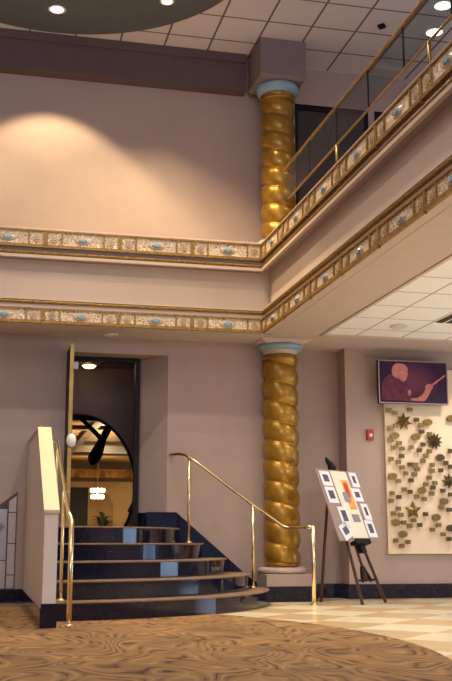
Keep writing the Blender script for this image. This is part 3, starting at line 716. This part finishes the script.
bd = MB(); slab(bd, 0, WB, 0, HB, 0, 0.012)
board = bd.build('display_board', M['mauveboard'])
tag(board, 'mauve photo display board with white cards leaning on the easel', 'display board')
def bslab(name, m, u0, u1, v0, v1, d=0.015, parent=None, rot=0):
    b = MB(); slab(b, u0*WB, u1*WB, v0*HB, v1*HB, 0.0125 if d == 0.015 else d-0.0015, d)
    if rot:
        O_ = C0 - W_*(WB/2) + W_*(u0+u1)/2*WB + U_*(v0+v1)/2*HB
        bmesh.ops.rotate(b.bm, cent=O_, matrix=Matrix.Rotation(rot, 3, NB), verts=b.bm.verts)
    return b.build(name, m, parent or board)
poster = bslab('poster', M['creampaper'], 0.345, 0.735, 0.02, 0.985)
bslab('print', M['orange'], 0.53, 0.70, 0.44, 0.86, 0.0175, poster)
bslab('print', M['redprint'], 0.56, 0.655, 0.62, 0.82, 0.019, poster)
bslab('print', M['greyprint'], 0.46, 0.60, 0.54, 0.68, 0.0205, poster)
bslab('print', M['greyprint'], 0.50, 0.68, 0.26, 0.37, 0.0175, poster)
for (u0, u1, v0, v1, rot) in ((0.06, 0.30, 0.76, 0.97, 0), (0.06, 0.30, 0.52, 0.745, 0), (0.20, 0.43, 0.21, 0.47, 0), (0.10, 0.34, 0.03, 0.24, 0.35),
                              (0.80, 0.99, 0.77, 0.985, 0), (0.72, 0.95, 0.56, 0.75, 0), (0.82, 1.0, 0.30, 0.53, 0), (0.76, 0.98, 0.05, 0.29, 0)):
    card = bslab('photo_card', M['paper'], u0, u1, v0, v1, 0.018, board, rot)
    bslab('photograph', M['darkphoto'], u0+0.055, u1-0.055, v0+0.06, v1-0.05, 0.0195, card, rot)

# ================================================================= RIGHT WALL: DONOR BOARD, SCREEN, ALARM
XB0, XB1, ZB0, ZB1, YB = 5.19, 7.3, 0.565, 3.03, 12.955
db = MB().box(XB0, XB1, YB, 12.999, ZB0, ZB1).build('plaque_board', M['donor'], origin=(6.2, 12.98, 0.565), bevel=0.004)
tag(db, 'tall pale wood wall board covered with small bronze plaques and stars', 'wall board')
SQ = [(5.24, 2.45), (5.54, 2.46), (5.33, 2.41), (5.63, 2.33), (5.69, 2.26), (5.33, 2.24), (5.25, 2.21), (5.7, 2.17), (5.81, 2.14), (5.25, 2.05), (5.37, 2.01), (5.71, 2.0), (5.29, 1.95), (5.41, 1.94), (5.54, 1.96), (5.65, 1.92), (5.8, 1.91), (6.1, 1.92), (5.74, 1.85), (5.4, 1.84), (5.25, 1.8), (5.7, 1.78), (5.35, 1.76), (5.51, 1.73), (5.59, 1.73), (5.83, 1.73), (6.03, 1.76), (6.09, 1.71), (5.4, 1.69), (5.62, 1.67), (5.83, 1.65), (5.95, 1.66), (5.45, 1.61), (5.57, 1.6), (5.34, 1.51), (5.52, 1.52), (5.78, 1.56), (5.73, 1.47), (5.86, 1.49), (5.83, 1.43), (5.97, 1.39), (5.81, 1.35), (5.42, 1.4), (5.5, 1.37), (5.59, 1.31), (5.7, 1.28), (5.25, 1.35), (5.34, 1.3), (5.23, 1.25), (5.94, 1.17), (6.05, 1.14), (6.08, 1.34), (5.33, 1.15), (5.26, 1.09), (5.36, 1.07), (5.71, 1.08), (5.54, 1.0), (5.4, 0.97), (5.48, 0.93), (5.62, 0.94), (5.89, 0.94), (5.8, 0.88), (5.95, 0.82), (6.03, 0.76), (5.28, 0.74), (5.45, 0.72), (5.36, 0.67)]
OV = [(5.79, 2.3), (5.31, 2.11), (5.61, 2.1), (5.95, 1.83), (5.26, 1.57), (6.13, 2.36), (5.67, 1.39), (5.98, 1.25), (5.86, 1.04), (5.29, 0.97), (5.38, 0.82), (6.06, 0.9)]
ST = [(5.45, 2.3), (5.88, 2.05), (5.54, 1.13), (6.07, 1.52)]
YP0, YP1 = 12.897, 12.925
def post(b, x, z): b.tube([(x, YP1, z), (x, YB, z)], 0.006, 6)
for i, (x, z) in enumerate(SQ):
    b = MB(); b.box(x-0.034, x+0.034, YP0+0.005, YP1, z-0.026, z+0.026); post(b, x, z)
    b.build('square_plaque', M['bronze2' if i % 4 == 3 or x > 5.95 else 'bronze'], db)
for i, (x, z) in enumerate(OV):
    nn = 24; b = MB(); b.prism([(x+0.062*math.cos(2*PI*k/nn), z+0.044*math.sin(2*PI*k/nn)) for k in range(nn)], YP0+0.003, YP1, 1); post(b, x, z)
    b.build('oval_plaque', M['bronze2' if i in (3, 11) else 'bronze'], db)
for (x, z), (nn, R1, R2, mm) in zip(ST, ((7, 0.125, 0.062, 'bronze'), (11, 0.125, 0.07, 'bronze2'), (5, 0.125, 0.06, 'bronze'), (8, 0.11, 0.06, 'bronze2'))):
    b = MB(); pts = [((R1 if k % 2 == 0 else R2)*math.cos(PI/2+PI*k/nn)+x, (R1 if k % 2 == 0 else R2)*math.sin(PI/2+PI*k/nn)+z) for k in range(2*nn)]
    v = [(p[0], YP1, p[1]) for p in pts] + [(x, YP0-0.012, z)]
    b.verts(v, [(k, (k+1) % (2*nn), 2*nn) for k in range(2*nn)] + [tuple(range(2*nn))]); post(b, x, z)
    b.build('star_plaque', M[mm], db)
# more plaques on the part of the board right of the frame edge
for k in range(14):
    x = 6.22+0.25*random.random()+0.3*(k % 3); z = 0.8+k*0.13
    b = MB(); b.box(x-0.034, x+0.034, YP0+0.005, YP1, z-0.026, z+0.026); post(b, x, z); b.build('square_plaque', M['bronze2'], db)

tv = thing('wall_screen', (5.59, 12.86, 2.5), 'flat wall screen showing an orchestra conductor holding a baton', 'screen')
X0, X1, Z0, Z1, YT = 5.055, 6.045, 2.525, 3.105, 12.80
MB().box(X0, X1, YT, YT+0.055, Z0, Z1).build('housing', M['black'], tv, bevel=0.004)
b = MB(); t_ = 0.014
b.box(X0, X1, YT-0.012, YT, Z1-t_, Z1); b.box(X0, X1, YT-0.012, YT, Z0, Z0+t_); b.box(X0, X0+t_, YT-0.012, YT, Z0+t_, Z1-t_); b.box(X1-t_, X1, YT-0.012, YT, Z0+t_, Z1-t_)
b.build('bezel', M['tvframe'], tv)
MB().box(5.4, 5.7, YT+0.055, YB-0.001, 2.7, 2.95).build('wall_bracket', M['black'], tv)
scr = MB().box(X0+t_, X1-t_, YT-0.004, YT-0.0005, Z0+t_, Z1-t_).build('display', M['screen'], tv, origin=((X0+X1)/2, YT, (Z0+Z1)/2))
def S(px, py): return (X0 + (px-27)/(412-27)*(X1-X0), Z1 - (py-34)/(280-34)*(Z1-Z0))
def fig(name, m, pts, y):
    b = MB(); b.prism([S(*p) for p in pts], y-0.0012, y, 1); b.build(name, M[m], scr)
fig('picture_body', 'jacket', [(42,262),(44,200),(50,160),(66,135),(92,115),(110,118),(135,135),(158,165),(172,190),(190,178),(200,195),(206,225),(200,250),(240,245),(262,236),(285,262),(270,270),(180,264)], YT-0.0045)
fig('picture_head', 'skin', [(103,118),(102,90),(108,68),(122,54),(145,49),(168,54),(184,66),(190,84),(188,98),(194,108),(188,116),(186,130),(178,146),(164,156),(150,148),(140,138),(118,132)], YT-0.0062)
fig('picture_hand', 'skin', [(262,232),(276,214),(284,196),(284,178),(294,166),(312,162),(328,172),(328,186),(318,196),(312,212),(300,232),(284,258),(262,262),(205,262),(202,248),(236,246)], YT-0.0062)
fig('picture_cuff', 'skin', [(186,210),(198,196),(206,212),(200,236),(188,228)], YT-0.0062)
fig('picture_baton', 'skin', [(318,166),(396,108),(402,112),(326,174)], YT-0.0078)

al = thing('fire_alarm', (4.985, 12.98, 2.05), 'small red fire alarm with a white strobe on the wall', 'fire alarm')
MB().box(4.938, 5.032, 12.95, 12.999, 2.045, 2.185).build('housing', M['red'], al, bevel=0.006)
MB().ball((4.985, 12.95, 2.11), 0.026, 14).build('strobe', M['white'], al, smooth=True)

# glazed tile panel on the left wall
tp = MB().box(-0.70, 0.425, 12.985, 12.999, 0.166, 1.255).verts([], []).build('tile_panel', M['grout'])
bpy.data.objects.remove(tp)
b = MB(); b.prism([(-0.72, 0.166), (-0.72, 1.10), (-0.60, 1.30), (-0.4, 1.12), (0.16, 1.12), (0.42, 1.32), (0.42, 0.166)], 12.988, 12.999, 1)
tp = b.build('tile_panel', M['grout']); tag(tp, 'framed panel of glazed wall tiles with diamond inset at the left edge', 'tile panel')
g = 0.006
def tl(x0, x1, z0, z1, m='tilewhite'): MB().box(x0+g, x1-g, 12.978, 12.988, z0+g, z1-g).build('wall_tile', M[m], tp)
for x0, x1 in ((0.315, 0.415), (-0.715, -0.615)):
    for z0, z1 in ((0.17, 0.33), (0.33, 0.70), (0.70, 1.07)): tl(x0, x1, z0, z1)
MB().prism([(0.321, 1.076), (0.409, 1.076), (0.409, 1.27), (0.321, 1.20)], 12.978, 12.988, 1).build('wall_tile', M['tilewhite'], tp)
for x0, x1 in ((-0.61, -0.15), (-0.15, 0.31)):
    tl(x0, x1, 0.17, 0.50); tl(x0, x1, 0.50, 1.115, 'tilegrey')
for cxx in (-0.38, 0.19):
    MB().prism([(cxx-0.09, 0.90), (cxx, 0.81), (cxx+0.09, 0.90), (cxx, 0.99)], 12.970, 12.978, 1).build('diamond_tile', M['mauveboard'], tp)
